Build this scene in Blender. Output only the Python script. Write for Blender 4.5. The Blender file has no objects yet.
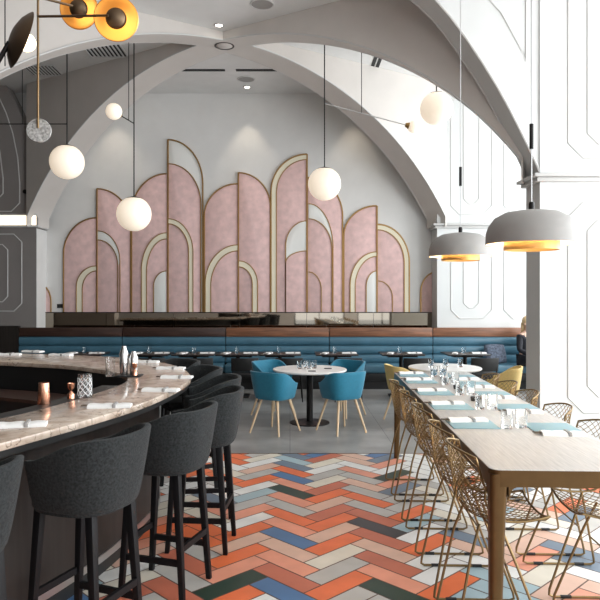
import bpy, bmesh, math, random
from mathutils import Vector, Matrix
random.seed(7)
PI = math.pi
SC = bpy.context.scene
COL = SC.collection

# ------------------------------------------------------------------ materials
M = {}
def mat(name, col, rough=0.5, metal=0.0, emit=None, estr=0.0, var=0.0, vscale=6.0, bump=0.0, bscale=60.0,
        trans=0.0, ior=1.45, alpha=1.0, spec=0.5, sheen=0.0, coat=0.0, stretch=None):
    m = bpy.data.materials.new(name); m.use_nodes = True
    nt = m.node_tree; b = nt.nodes['Principled BSDF']
    b.inputs['Base Color'].default_value = (*col, 1)
    b.inputs['Roughness'].default_value = rough
    b.inputs['Metallic'].default_value = metal
    b.inputs['Transmission Weight'].default_value = trans
    b.inputs['IOR'].default_value = ior
    b.inputs['Specular IOR Level'].default_value = spec
    b.inputs['Sheen Weight'].default_value = sheen
    b.inputs['Coat Weight'].default_value = coat
    if emit:
        b.inputs['Emission Color'].default_value = (*emit, 1)
        b.inputs['Emission Strength'].default_value = estr
    tc = mp = None
    if var or bump:
        tc = nt.nodes.new('ShaderNodeTexCoord'); mp = nt.nodes.new('ShaderNodeMapping')
        nt.links.new(tc.outputs['Object'], mp.inputs['Vector'])
        if stretch: mp.inputs['Scale'].default_value = stretch
    if var:
        n = nt.nodes.new('ShaderNodeTexNoise'); n.inputs['Scale'].default_value = vscale; n.inputs['Detail'].default_value = 5
        r = nt.nodes.new('ShaderNodeValToRGB')
        r.color_ramp.elements[0].position = 0.3; r.color_ramp.elements[1].position = 0.7
        r.color_ramp.elements[0].color = (*[c*(1-var) for c in col], 1)
        r.color_ramp.elements[1].color = (*[min(1, c*(1+var)) for c in col], 1)
        nt.links.new(mp.outputs[0], n.inputs['Vector']); nt.links.new(n.outputs['Fac'], r.inputs['Fac'])
        nt.links.new(r.outputs['Color'], b.inputs['Base Color'])
    if bump:
        n2 = nt.nodes.new('ShaderNodeTexNoise'); n2.inputs['Scale'].default_value = bscale; n2.inputs['Detail'].default_value = 3
        bm_ = nt.nodes.new('ShaderNodeBump'); bm_.inputs['Strength'].default_value = bump; bm_.inputs['Distance'].default_value = 0.01
        nt.links.new(mp.outputs[0], n2.inputs['Vector']); nt.links.new(n2.outputs['Fac'], bm_.inputs['Height'])
        nt.links.new(bm_.outputs[0], b.inputs['Normal'])
    M[name] = m
    return m

mat('paint', (.72, .715, .70), .55, var=.03, vscale=3)
mat('paint_trim', (.56, .555, .54), .5)
mat('paint_taupe', (.58, .545, .51), .55, var=.03, vscale=3)
mat('paint_white', (.60, .61, .60), .55, var=.02, vscale=3)
mat('paint_grey_shaded', (.235, .215, .205), .55, var=.03, vscale=3)  # grey paint, darkened further to carry the daylight falloff on the left
mat('grout', (.16, .10, .08), .8)
mat('concrete', (.27, .27, .262), .34, var=.3, vscale=1.6, bump=.05, bscale=30)
mat('joint', (.2, .2, .2), .8)
mat('pink', (.74, .515, .495), .85, var=.10, vscale=9, sheen=.3)
mat('cream', (.80, .74, .58), .6)
mat('white_infill', (.80, .80, .77), .6)
mat('brass', (.40, .25, .10), .35, 1.0)
mat('brass_dark', (.16, .11, .07), .4, 1.0)
mat('gold_wire', (.27, .185, .09), .38, 1.0)
mat('stem_brass', (.22, .15, .08), .4, 1.0)
mat('black_metal', (.015, .014, .014), .4, .6)
mat('black_plastic', (.012, .012, .012), .5)
mat('stool_fabric', (.023, .026, .027), .95, var=.45, vscale=90, bump=.25, bscale=350, sheen=.06, spec=.2)
mat('stool_leg', (.005, .005, .006), .5, spec=.3)
mat('teal_leather', (.06, .15, .21), .33, var=.12, vscale=3, bump=.03, bscale=20)
mat('teal_chair', (.010, .165, .26), .7, var=.06, vscale=40, sheen=.2)
mat('mustard', (.72, .52, .20), .7, var=.06, vscale=40)
mat('light_wood', (.70, .52, .33), .5, var=.12, vscale=14, stretch=(1, 1, .15))
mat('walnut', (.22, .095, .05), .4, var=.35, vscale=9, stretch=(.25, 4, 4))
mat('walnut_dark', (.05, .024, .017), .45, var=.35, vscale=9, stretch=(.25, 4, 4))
mat('dark_wood', (.022, .0175, .015), .45, var=.3, vscale=8, stretch=(3, 3, .2))
mat('table_top_wood', (.52, .50, .475), .33, var=.14, vscale=26, stretch=(3.5, .22, 1), bump=.08, bscale=40)
mat('table_bronze', (.125, .072, .028), .34, .7, var=.1, vscale=12)
mat('black_top', (.02, .018, .018), .28)
mat('white_top', (.80, .78, .75), .3)
mat('white_cloth', (.86, .85, .83), .85, bump=.15, bscale=80)
mat('blue_card', (.25, .40, .45), .6)
mat('band_grey', (.35, .34, .33), .7)
mat('steel', (.72, .71, .70), .2, 1.0)
mat('brushed_steel', (.55, .55, .55), .35, 1.0)
mat('copper', (.75, .38, .25), .22, 1.0)
mat('glass', (.98, .99, .99), .02, trans=1.0, ior=1.45)
mat('frost', (.85, .86, .86), .3)
mat('mirror', (.30, .26, .21), .03, 1.0)
mat('globe', (.80, .76, .68), .3, emit=(1, .82, .62), estr=.42)
mat('bulb', (1, .95, .85), .3, emit=(1, .74, .42), estr=2.6)
mat('amber', (.62, .33, .10), .3, 1.0)
mat('dome_grey', (.31, .30, .285), .55)
mat('dome_inside', (.85, .78, .66), .5)
mat('led', (1, .95, .85), .5, emit=(1, .84, .62), estr=1.5)
mat('downlight', (1, 1, .95), .5, emit=(1, .93, .8), estr=8)
mat('vent_dark', (.02, .02, .02), .7)
mat('vent_white', (.6, .6, .59), .6)
mat('terrazzo', (.36, .36, .35), .4, var=.6, vscale=70)
mat('skin', (.72, .47, .36), .5)
mat('hair', (.62, .45, .25), .6, var=.2, vscale=40)
mat('black_cloth', (.012, .013, .018), .85)
mat('cushion_cloth', (.09, .11, .15), .85, var=.6, vscale=30)
mat('frame_metal', (.5, .5, .49), .4, .3)
mat('shoe', (.03, .025, .02), .5)
mat('plate_dark', (.03, .03, .03), .4)
mat('eye', (.02, .02, .02), .2)

# marble counter
def marble():
    m = bpy.data.materials.new('marble'); m.use_nodes = True; nt = m.node_tree; b = nt.nodes['Principled BSDF']
    tc = nt.nodes.new('ShaderNodeTexCoord')
    n1 = nt.nodes.new('ShaderNodeTexNoise'); n1.inputs['Scale'].default_value = 5; n1.inputs['Detail'].default_value = 8; n1.inputs['Distortion'].default_value = 1.2
    r1 = nt.nodes.new('ShaderNodeValToRGB'); r1.color_ramp.elements[0].position = .35; r1.color_ramp.elements[1].position = .68
    r1.color_ramp.elements[0].color = (.40, .30, .23, 1); r1.color_ramp.elements[1].color = (.66, .56, .47, 1)
    n2 = nt.nodes.new('ShaderNodeTexNoise'); n2.inputs['Scale'].default_value = 3.2; n2.inputs['Detail'].default_value = 10; n2.inputs['Distortion'].default_value = 2.5
    r2 = nt.nodes.new('ShaderNodeValToRGB')
    e = r2.color_ramp.elements; e[0].position = .485; e[0].color = (1, 1, 1, 1); e[1].position = .515; e[1].color = (1, 1, 1, 1)
    k = r2.color_ramp.elements.new(.5); k.color = (.22, .18, .16, 1)
    mx = nt.nodes.new('ShaderNodeMixRGB'); mx.blend_type = 'MULTIPLY'; mx.inputs[0].default_value = .85
    for n in (n1, n2): nt.links.new(tc.outputs['Object'], n.inputs['Vector'])
    nt.links.new(n1.outputs['Fac'], r1.inputs['Fac']); nt.links.new(n2.outputs['Fac'], r2.inputs['Fac'])
    nt.links.new(r1.outputs['Color'], mx.inputs[1]); nt.links.new(r2.outputs['Color'], mx.inputs[2])
    nt.links.new(mx.outputs[0], b.inputs['Base Color']); b.inputs['Roughness'].default_value = .18
    M['marble'] = m
marble()

# ------------------------------------------------------------------ mesh builder
class MB:
    def __init__(self): self.bm = bmesh.new()
    def box(self, c, s, rot=None):
        vs = []
        R = rot.to_3x3() if rot is not None else None
        for dx in (-.5, .5):
            for dy in (-.5, .5):
                for dz in (-.5, .5):
                    p = Vector((dx*s[0], dy*s[1], dz*s[2]))
                    if R: p = R @ p
                    vs.append(self.bm.verts.new(Vector(c)+p))
        for f in ((0, 1, 3, 2), (4, 6, 7, 5), (0, 4, 5, 1), (2, 3, 7, 6), (0, 2, 6, 4), (1, 5, 7, 3)):
            self.bm.faces.new([vs[i] for i in f])
        return self
    def b2(self, a, b):
        return self.box([(a[i]+b[i])/2 for i in range(3)], [abs(b[i]-a[i]) for i in range(3)])
    def tube(self, pts, r, seg=8, closed=False, r2=None, cap=True):
        pts = [Vector(p) for p in pts]; n = len(pts); rings = []
        up = None
        for i, p in enumerate(pts):
            a = pts[i-1] if (i > 0 or closed) else p
            b = pts[(i+1) % n] if (i < n-1 or closed) else p
            t = (b-a)
            if t.length < 1e-9: t = Vector((0, 0, 1))
            t.normalize()
            if up is None:
                up = Vector((0, 0, 1)) if abs(t.z) < .9 else Vector((0, 1, 0))
            u = up - t*up.dot(t)
            if u.length < 1e-6: u = t.orthogonal()
            u.normalize(); up = u; v = t.cross(u)
            rr = r if r2 is None else r+(r2-r)*i/(n-1)
            rings.append([self.bm.verts.new(p+(u*math.cos(2*PI*k/seg+PI/seg)+v*math.sin(2*PI*k/seg+PI/seg))*rr) for k in range(seg)])
        m = n if closed else n-1
        for i in range(m):
            A, B = rings[i], rings[(i+1) % n]
            for k in range(seg):
                self.bm.faces.new((A[k], A[(k+1) % seg], B[(k+1) % seg], B[k]))
        if cap and not closed:
            self.bm.faces.new(rings[0][::-1]); self.bm.faces.new(rings[-1])
        return self
    def lathe(self, prof, c=(0, 0, 0), seg=24, mtx=None, close=False):
        c = Vector(c); rings = []
        for r, z in prof:
            ring = []
            if r < 1e-6:
                p = Vector((0, 0, z)); p = (mtx @ p) if mtx else p
                ring = [self.bm.verts.new(c+p)]
            else:
                for k in range(seg):
                    p = Vector((r*math.cos(2*PI*k/seg), r*math.sin(2*PI*k/seg), z)); p = (mtx @ p) if mtx else p
                    ring.append(self.bm.verts.new(c+p))
            rings.append(ring)
        prs = list(zip(rings[:-1], rings[1:]))
        if close: prs.append((rings[-1], rings[0]))
        for A, B in prs:
            for k in range(seg):
                a0 = A[k % len(A)]; a1 = A[(k+1) % len(A)]; b0 = B[k % len(B)]; b1 = B[(k+1) % len(B)]
                vs = []
                for v in (a0, a1, b1, b0):
                    if v not in vs: vs.append(v)
                if len(vs) >= 3: self.bm.faces.new(vs)
        return self
    def sphere(self, c, r, seg=24, sc=(1, 1, 1)):
        n = seg//2
        prof = [(r*math.sin(PI*i/n), -r*math.cos(PI*i/n)) for i in range(n+1)]
        prof[0] = (0, -r); prof[-1] = (0, r)
        return self.lathe(prof, c, seg, Matrix.Diagonal(sc))
    def prism(self, poly, f):
        """poly: 2-D points; f(u,v,k)->3-D for k=0/1 ; closed prism"""
        A = [self.bm.verts.new(f(u, v, 0)) for u, v in poly]; B = [self.bm.verts.new(f(u, v, 1)) for u, v in poly]
        n = len(poly)
        self.bm.faces.new(A); self.bm.faces.new(B[::-1])
        for i in range(n): self.bm.faces.new((A[i], B[i], B[(i+1) % n], A[(i+1) % n]))
        return self
    def grid(self, P, closeu=False):
        V = [[self.bm.verts.new(p) for p in row] for row in P]
        for i in range(len(V)-1):
            for j in range(len(V[0])-1):
                self.bm.faces.new((V[i][j], V[i+1][j], V[i+1][j+1], V[i][j+1]))
        return V
    def slab(self, P, Q):
        """two equal grids joined into a closed shell"""
        A = self.grid(P); B = self.grid(Q); n, m = len(A), len(A[0])
        for i in range(n-1):
            self.bm.faces.new((A[i][0], B[i][0], B[i+1][0], A[i+1][0])); self.bm.faces.new((A[i][m-1], A[i+1][m-1], B[i+1][m-1], B[i][m-1]))
        for j in range(m-1):
            self.bm.faces.new((A[0][j], A[0][j+1], B[0][j+1], B[0][j])); self.bm.faces.new((A[n-1][j], B[n-1][j], B[n-1][j+1], A[n-1][j+1]))
        return self
    def build(self, name, m, parent=None, bevel=0.0, bseg=2, angle=40, mats=None, sub=0):
        bm = self.bm
        bmesh.ops.recalc_face_normals(bm, faces=bm.faces[:])
        me = bpy.data.meshes.new(name)
        if bevel:
            es = [e for e in bm.edges if len(e.link_faces) == 2 and e.calc_face_angle(0) > math.radians(30)]
            bmesh.ops.bevel(bm, geom=es, offset=bevel, segments=bseg, affect='EDGES', profile=.5, clamp_overlap=True)
        if sub:
            bmesh.ops.subdivide_edges(bm, edges=bm.edges[:], cuts=sub, use_grid_fill=True)
        bm.to_mesh(me); bm.free()
        for p in me.polygons: p.use_smooth = True
        me.set_sharp_from_angle(angle=math.radians(angle))
        for mm in (mats or [m]): me.materials.append(M[mm])
        o = bpy.data.objects.new(name, me); COL.objects.link(o)
        if parent: o.parent = parent
        return o

def empty(name, loc=(0, 0, 0), rz=0.0):
    o = bpy.data.objects.new(name, None); COL.objects.link(o)
    o.empty_display_size = .1; o.location = loc; o.rotation_euler = (0, 0, rz); return o
def tag(o, label, cat, group=None):
    o['label'] = label; o['category'] = cat
    if group: o['group'] = group
    return o
def struct(o):
    o['kind'] = 'structure'; return o
def copy_tree(o, parent=None):
    c = o.copy(); COL.objects.link(c)
    if parent: c.parent = parent
    for ch in list(o.children): copy_tree(ch, c)
    return c
def place(proto, first, loc, rz=0, label=None, group=None):
    o = proto if first else copy_tree(proto)
    o.location = loc; o.rotation_euler = (0, 0, rz)
    if label: o['label'] = label
    if group: o['group'] = group
    return o
def X_(px, Y): return (px-290)*Y/650
def Z_(py, Y): return 1.75-(py-295)*Y/650
ORD = ['first', 'second', 'third', 'fourth', 'fifth', 'sixth', 'seventh', 'eighth', 'ninth', 'tenth']

def catmull(pts, n=8):
    out = []
    P = [Vector(p) for p in pts]
    for i in range(len(P)-1):
        p0 = P[i-1] if i else P[0]*2-P[1]; p1 = P[i]; p2 = P[i+1]; p3 = P[i+2] if i+2 < len(P) else P[-1]*2-P[-2]
        for k in range(n):
            t = k/n
            out.append(.5*((2*p1)+(-p0+p2)*t+(2*p0-5*p1+4*p2-p3)*t*t+(-p0+3*p1-3*p2+p3)*t**3))
    out.append(P[-1]); return out

# ------------------------------------------------------------------ room shell
CEIL = 5.78
XL, XR = -9.0, 6.2
YB, YF = -4.0, 13.0
PXR, PXL = 2.83, -4.88        # the pier planes either side of the bay
KX, KY = -1.025, 10.15        # keystone

# concrete floor and the herringbone field
TILE_END = 7.18
struct(MB().b2((XL, TILE_END, -.2), (XR, YF+.2, 0)).build('floor', 'concrete'))
jm = MB()
for x in [XL+.6+1.2*i for i in range(12)]:
    jm.b2((x-.003, TILE_END, 0), (x+.003, YF, .0006))
for y in (8.38, 9.58, 10.78): jm.b2((XL, y-.003, 0), (XR, y+.003, .0006))
jo = jm.build('floor_joints', 'joint', bpy.data.objects['floor'])

TCOL = {'o': (.80, .18, .065), 't': (.55, .165, .10), 's': (.79, .33, .22), 'b': (.72, .47, .36), 'c': (.74, .68, .57), 'g': (.50, .48, .45),
        'w': (.80, .79, .76), 'u': (.09, .19, .36), 'l': (.38, .50, .54), 'd': (.030, .055, .040), 'k': (.055, .055, .06), 'm': (.17, .22, .28)}
TK = list(TCOL)
for k, c in TCOL.items(): mat('tile_'+k, c, .38, var=.08, vscale=5, spec=.4)
TW = .155; TL = TW*3
rot = math.radians(-1.2)
TO = Vector((.0915, 4.47))
E1 = Vector((-math.sin(PI/4), math.cos(PI/4))); E2 = Vector((math.cos(PI/4), math.sin(PI/4)))
Rm = Matrix.Rotation(rot, 2); E1 = Rm @ E1; E2 = Rm @ E2
ACC = {}   # (kind,k,m) -> colour key
ACC_S = "H,3,0=g H,2,0=o V,1,1=w H,1,0=s H,0,0=u H,-1,0=b H,-2,0=s H,-3,0=t H,-4,0=u V,-4,1=d V,-1,1=b V,-2,1=o V,-3,1=s V,0,1=o V,-5,1=o V,3,1=g V,2,1=s V,3,0=b V,2,0=t V,1,0=o V,0,0=b V,-1,0=o V,-2,0=c V,-3,0=g V,-4,0=o H,3,-1=g H,2,-1=t H,1,-1=k H,0,-1=t H,-1,-1=b H,-2,-1=t H,-3,-1=s H,-4,-1=d V,-5,0=g V,3,-1=g V,2,-1=o V,1,-1=l V,0,-1=w V,-1,-1=o V,-2,-1=w V,-3,-1=w H,10,0=l V,9,1=w H,8,0=o H,7,0=u V,7,1=g H,6,0=s V,5,1=w H,5,0=d H,4,0=s V,8,0=w V,6,0=c V,5,0=t H,9,-1=w V,7,0=g V,4,0=o H,8,-1=s H,7,-1=g H,6,-1=b H,5,-1=g H,4,-1=o V,11,-1=u V,10,-1=m V,9,-1=s V,8,-1=w V,7,-1=d V,6,-1=s V,5,-1=m H,3,1=s H,1,1=o H,-1,1=g H,-2,1=t H,-3,1=g H,0,-2=m H,-3,-2=l H,-1,-3=m H,-3,-3=w H,-4,-2=l"
for tok in ACC_S.split():
    a, c = tok.split('='); kd, k, m_ = a.split(','); ACC[(kd, int(k), int(m_))] = c
tb = bmesh.new()
gap = .0047
rnd = random.Random(11)
for m_ in range(-16, 17):
    for k in range(-60, 45):
        for kd in 'HV':
            if kd == 'H': a0, b0, da, db = k+3*m_, k-3*m_, 3, 1
            else: a0, b0, da, db = k+3*m_, k+1-3*m_, 1, 3
            key = ACC.get((kd, k, m_)) or rnd.choices(TK, weights=[20, 11, 14, 13, 11, 11, 11, 2.6, 4.5, 1.8, .8, 2])[0]
            ctr = TO+E1*((a0+da/2)*TW)+E2*((b0+db/2)*TW)
            if ctr.x > .98 and (kd, k, m_) not in ACC: key = rnd.choices('wcgblmos', weights=[34, 22, 18, 14, 5, 6, 3, 4])[0]
            q = []
            for (ua, ub) in ((0, 0), (1, 0), (1, 1), (0, 1)):
                a = (a0+ua*da)*TW + (gap if ua == 0 else -gap); b = (b0+ub*db)*TW + (gap if ub == 0 else -gap)
                q.append(TO+E1*a+E2*b)
            if max(p.y for p in q) < -1.5 or min(p.y for p in q) > TILE_END or max(p.x for p in q) < -6 or min(p.x for p in q) > 6: continue
            # clip against the straight edge of the field
            poly = q; lim = TILE_END-.012
            out = []
            for i in range(len(poly)):
                A, B = poly[i], poly[(i+1) % len(poly)]
                if A.y <= lim: out.append(A)
                if (A.y <= lim) != (B.y <= lim): out.append(A+(B-A)*((lim-A.y)/(B.y-A.y)))
            if len(out) < 3: continue
            f = tb.faces.new([tb.verts.new((p.x, p.y, .0)) for p in out]); f.material_index = TK.index(key)
me = bpy.data.meshes.new('floor_tiles'); 
bmesh.ops.recalc_face_normals(tb, faces=tb.faces[:])
for f in tb.faces:
    if f.normal.z < 0: f.normal_flip()
tb.to_mesh(me); tb.free()
for k in TK: me.materials.append(M['tile_'+k])
ft = struct(bpy.data.objects.new('floor_tiles', me)); COL.objects.link(ft)
struct(MB().b2((XL, YB, -.2), (XR, TILE_END, -.002)).build('floor_grout', 'grout'))
struct(MB().b2((XL, TILE_END-.012, -.002), (XR, TILE_END+.004, .002)).build('floor_edge_strip', 'table_bronze'))

struct(MB().b2((XL-.2, YB-.2, CEIL), (XR+.2, YF+.2, CEIL+.2)).build('ceiling', 'paint'))
struct(MB().b2((XL-.2, YF, -.2), (XR+.2, YF+.2, CEIL)).build('wall_back', 'paint'))
struct(MB().b2((XL-.2, YB, 0), (XL, YF, CEIL)).build('wall_left', 'dark_wood'))  # unseen wall, given a dark finish to cut bounce light on the left

# right wall and the wall behind the camera: both with tall window openings
def window_wall(name, axis, at, spans, lo, hi, u0, u1, thick=.25):
    w = MB()
    def bx(a, b, z0, z1):
        if axis == 'x': w.b2((at, a, z0), (at+thick, b, z1))
        else: w.b2((a, at-thick, z0), (b, at, z1))
    bx(u0, u1, 0, lo); bx(u0, u1, hi, CEIL)
    e = u0
    for a, b in spans: bx(e, a, lo, hi); e = b
    bx(e, u1, lo, hi)
    o = struct(w.build(name, 'paint'))
    return o
RS = [(-3.4, -.6), (.0, 3.1), (3.7, 6.9), (8.1, 10.0), (10.4, 12.3)]
BS = [(.2, 2.5), (3.1, 5.4)]
window_wall('wall_right', 'x', XR, RS, .35, 5.2, YB, YF)
window_wall('wall_front', 'y', YB, BS, .35, 5.2, XL, XR+.25)
wn = 0
for a, b in RS:
    wn += 1
    f = MB()
    for y in (a+.03, (a+b)/2, b-.03): f.b2((XR+.08, y-.03, .35), (XR+.16, y+.03, 5.2))
    for z in (.38, 2.6, 5.17): f.b2((XR+.08, a, z-.03), (XR+.16, b, z+.03))
    struct(f.build('window_%d' % wn, 'black_metal'))
for a, b in BS:
    wn += 1
    f = MB()
    for x in (a+.03, (a+b)/2, b-.03): f.b2((x-.03, YB-.16, .35), (x+.03, YB-.08, 5.2))
    for z in (.38, 2.6, 5.17): f.b2((a, YB-.16, z-.03), (b, YB-.08, z+.03))
    struct(f.build('window_%d' % wn, 'black_metal'))

# rear return walls either side of the panelled recess
WR = 12.5
struct(MB().b2((PXR, WR, 0), (XR, YF, CEIL)).build('wall_rear_right', 'paint_white'))
lc = [(-4.88, 0), (-4.88, 4.1), (-4.93, 4.4), (-5.03, 4.8), (-5.15, 5.15), (-5.30, 5.48), (-5.46, CEIL), (XL, CEIL), (XL, 0)]
struct(MB().prism(lc, lambda u, v, k: Vector((u, WR+k*.32, v))).build('wall_rear_left', 'paint_grey_shaded'))

struct(MB().b2((PXL, WR, 1.056), (PXL+.012, YF, 3.03)).build('trim_5', 'paint'))  # light board added on the pier side, its lit look put in the colour
# near piers
NY0, NY1 = 7.36, 7.79
struct(MB().b2((PXR, NY0, 0), (4.5, NY1, CEIL)).build('wall_pier_right', 'paint_white'))
struct(MB().b2((-6.55, NY0, 0), (PXL, NY1, CEIL)).build('wall_pier_left', 'paint_taupe'))

# diagonal arches (wall above an arched soffit) meeting at the keystone
APEX = 5.64; RR = 5.54; LEN = math.hypot(PXR-KX, WR-KY)
def arch_rib(name, ex, ey, th=.5, k=1.03):
    zc = lambda s: APEX-k*(RR-math.sqrt(RR*RR-s*s))
    d = Vector((ex-KX, ey-KY, 0)); L = d.length; d.normalize(); nrm = Vector((-d.y, d.x, 0))
    poly = [(0, CEIL-.002)]
    N = 28
    for i in range(N+1):
        s = L*i/N; poly.append((s, zc(s*LEN/L)))
    low = poly[1:]+[(L, 3.06), (L+.02, 3.06)]
    K = Vector((KX, KY, 0))
    f = lambda u, v, k: K+d*u+nrm*((k-.5)*th)+Vector((0, 0, v))
    m = MB().slab([[f(u, v, 0), f(u, CEIL-.002, 0)] for u, v in low], [[f(u, v, 1), f(u, CEIL-.002, 1)] for u, v in low])
    o = struct(m.build(name, 'paint_taupe'))
    # bead along the lower arris on both faces
    for sd in (-1, 1):
        b = MB().tube([K+d*(L*i/N)+nrm*(sd*th/2)+Vector((0, 0, zc(LEN*i/N)+.012)) for i in range(N+1)], .014, 6)
        b.build('edge_bead', 'paint_trim', o)
    return o
arch_rib('arch_rear_right', PXR, WR+.1)
arch_rib('arch_rear_left', PXL, WR+.1)
arch_rib('arch_near_right', PXR-.02, NY1, .36, 1.0)
arch_rib('arch_near_left', PXL+.02, NY1, .36, 1.0)
k = MB().lathe([(0, APEX-.01), (.11, APEX-.01), (.125, APEX), (.13, APEX+.1), (0, APEX+.1)], (KX, KY, 0), 40)
kd_ = struct(k.build('keystone_disc', 'paint_taupe'))
MB().lathe([(.131, APEX-.006), (.155, APEX-.006), (.155, APEX+.02), (.131, APEX+.02)], (KX, KY, 0), 40, close=True).build('shadow_gap_ring', 'dark_wood', kd_)  # solid dark ring, the shade of the gap put in as colour

# near transverse arch
prof = [(3.86, 3.06), (3.86, 3.14), (3.63, 3.63), (3.31, 4.22), (2.86, 4.88), (2.5, 5.25), (2.1, 5.52), (1.5, 5.68), (.8, 5.735), (0, 5.745)]
ps = [(v.x, v.y) for v in catmull([(a, b, 0) for a, b in prof], 5)]
full = [(KX+a, b) for a, b in ps] + [(KX-a, b) for a, b in ps[::-1]][1:]
na = struct(MB().slab([[Vector((u, NY0+.02, v)), Vector((u, NY0+.02, CEIL))] for u, v in full], [[Vector((u, NY1-.02, v)), Vector((u, NY1-.02, CEIL))] for u, v in full]).build('arch_transverse', 'paint_white'))
for yy in (NY0+.02, NY1-.02):
    MB().tube([(u, yy, v+.01) for u, v in full[::2]], .016, 6).build('edge_bead', 'paint_trim', na)

# cornices
def cornice(name, x0, x1, y0, y1, z=3.06, led=False):
    m = MB()
    m.b2((x0-.05, y0-.05, z-.03), (x1+.05, y1+.05, z+.02)); m.b2((x0-.09, y0-.09, z+.02), (x1+.09, y1+.09, z+.06))
    return struct(m.build(name, 'paint_trim', bevel=.012))
cornice('trim_1', PXR, 4.5, NY0, NY1)
cornice('trim_2', -6.55, PXL, NY0, NY1)
m = MB(); m.b2((PXR-.05, WR-.05, 3.03), (XR, WR, 3.08)); m.b2((PXR-.09, WR-.09, 3.08), (XR, WR, 3.12)); m.b2((PXR-.05, WR, 3.03), (PXR, YF, 3.08)); m.b2((PXR-.09, WR, 3.08), (PXR, YF, 3.12))
struct(m.build('trim_3', 'paint_trim', bevel=.01))
m = MB(); m.b2((XL, WR-.06, 3.05), (PXL+.06, WR, 3.09)); m.b2((XL, WR-.03, 3.28), (PXL+.03, WR, 3.31)); m.b2((PXL, WR, 3.05), (PXL+.05, YF, 3.09))
struct(m.build('trim_4', 'paint_trim', bevel=.008))
cv = MB().b2((XL, WR-.02, 3.095), (PXL+.0, WR-.001, 3.275)).build('cove_light_strip', 'led')
tag(cv, 'long warm glowing cove light strip along the grey left pier cornice', 'light')

# panel mouldings on the walls
def chamfer(x0, x1, z0, z1, c):
    return [(x0+c, z0), (x1-c, z0), (x1, z0+c), (x1, z1-c), (x1-c, z1), (x0+c, z1), (x0, z1-c), (x0, z0+c)]
def mould(wall, polys, y, r=.012):
    for closed, p in polys:
        MB().tube([(u, y, v) for u, v in p], r, 6, closed=closed).build('panel_moulding', 'paint_trim', bpy.data.objects[wall])
Y = NY0
mould('wall_pier_right', [(True, chamfer(3.15, 4.3, 3.30, 5.6, .17)), (True, chamfer(3.37, 4.08, 3.46, 5.45, .12)),
                          (True, chamfer(3.15, 4.3, .42, 2.80, .17)), (True, chamfer(3.37, 4.08, .6, 2.6, .12))], Y)
mould('wall_pier_left', [(True, chamfer(-6.3, -5.15, 3.30, 5.6, .17)), (True, chamfer(-6.3, -5.15, .42, 2.80, .17))], Y)
# spandrel panel of the transverse arch
sp = [(1.72, 5.66), (2.0, 5.40), (2.4, 4.95), (2.62, 4.55), (2.68, 4.40), (2.68, 5.66)]
mould('arch_transverse', [(True, sp), (True, [(2*KX-a, b) for a, b in sp])], NY0+.02)
Y = WR
mould('wall_rear_right', [(True, chamfer(3.10, 3.88, 1.30, 2.80, .16)), (True, chamfer(3.34, 3.64, 1.5, 2.6, .1)),
                          (True, chamfer(3.10, 3.88, 3.30, 5.6, .16)), (True, chamfer(3.34, 3.64, 3.5, 5.6, .1)),
                          (True, chamfer(4.12, 4.9, 1.30, 2.80, .16)), (True, chamfer(4.12, 4.9, 3.30, 5.6, .16)),
                          (True, chamfer(5.1, 5.9, 1.30, 2.80, .16)), (True, chamfer(5.1, 5.9, 3.30, 5.6, .16))], Y)
mould('wall_rear_left', [(True, chamfer(-5.95, -5.16, 1.44, 2.92, .15)), (True, chamfer(-5.8, -5.43, 1.62, 2.72, .1)),
      (False, [(-5.62, 5.6), (-5.46, 5.25), (-5.33, 4.85), (-5.24, 4.4), (-5.2, 3.9), (-5.2, 3.52), (-5.36, 3.36), (-6.4, 3.36)]),
      (False, [(-5.95, 5.5), (-5.72, 5.0), (-5.58, 4.5), (-5.52, 4.0), (-5.52, 3.7), (-5.62, 3.6), (-6.4, 3.6)])], Y)

# ------------------------------------------------------------------ pink arched wall panels
WY = YF            # wall plane
S = WY/650
def wx(px): return (px-290)*S
def wz(py): return 1.75-(py-295)*S
BASE = 312.4
def qarc(xa, ya, xb, yb, n=14):
    """quarter ellipse from (xa,ya) (vertical tangent) to (xb,yb) (horizontal tangent), pixel units of the wall elevation"""
    return [(xb+(xa-xb)*math.cos(PI/2*i/n), ya+(yb-ya)*math.sin(PI/2*i/n)) for i in range(n+1)]
def arch_outline(xs, ys, xp, yp):
    """vertical side xs springs at ys, arc to (xp,yp) at the post, closed along the post"""
    return [(xs, BASE)]+qarc(xs, ys, xp, yp)+[(xp, BASE)]
def pface(poly, d0, d1):
    return lambda u, v, k: Vector((wx(u), WY-(d0 if k == 0 else d1), wz(v)))
def pprism(poly, d0, d1, name, m, parent):
    return MB().prism(poly, pface(poly, d0, d1)).build(name, m, parent, bevel=.004)
def trim_line(pts, d, r, parent, m='brass', name='brass_trim'):
    return MB().tube([(wx(u), WY-d, wz(v)) for u, v in pts], r, 6).build(name, m, parent)
def band(outer, inner, d0, d1, parent, m='cream'):
    """curved strip between two open outlines"""
    poly = outer+inner[::-1]
    return MB().prism(poly, pface(poly, d0, d1)).build('arched_band', m, parent)
GP = 'pink arched panels across the back wall'
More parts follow.
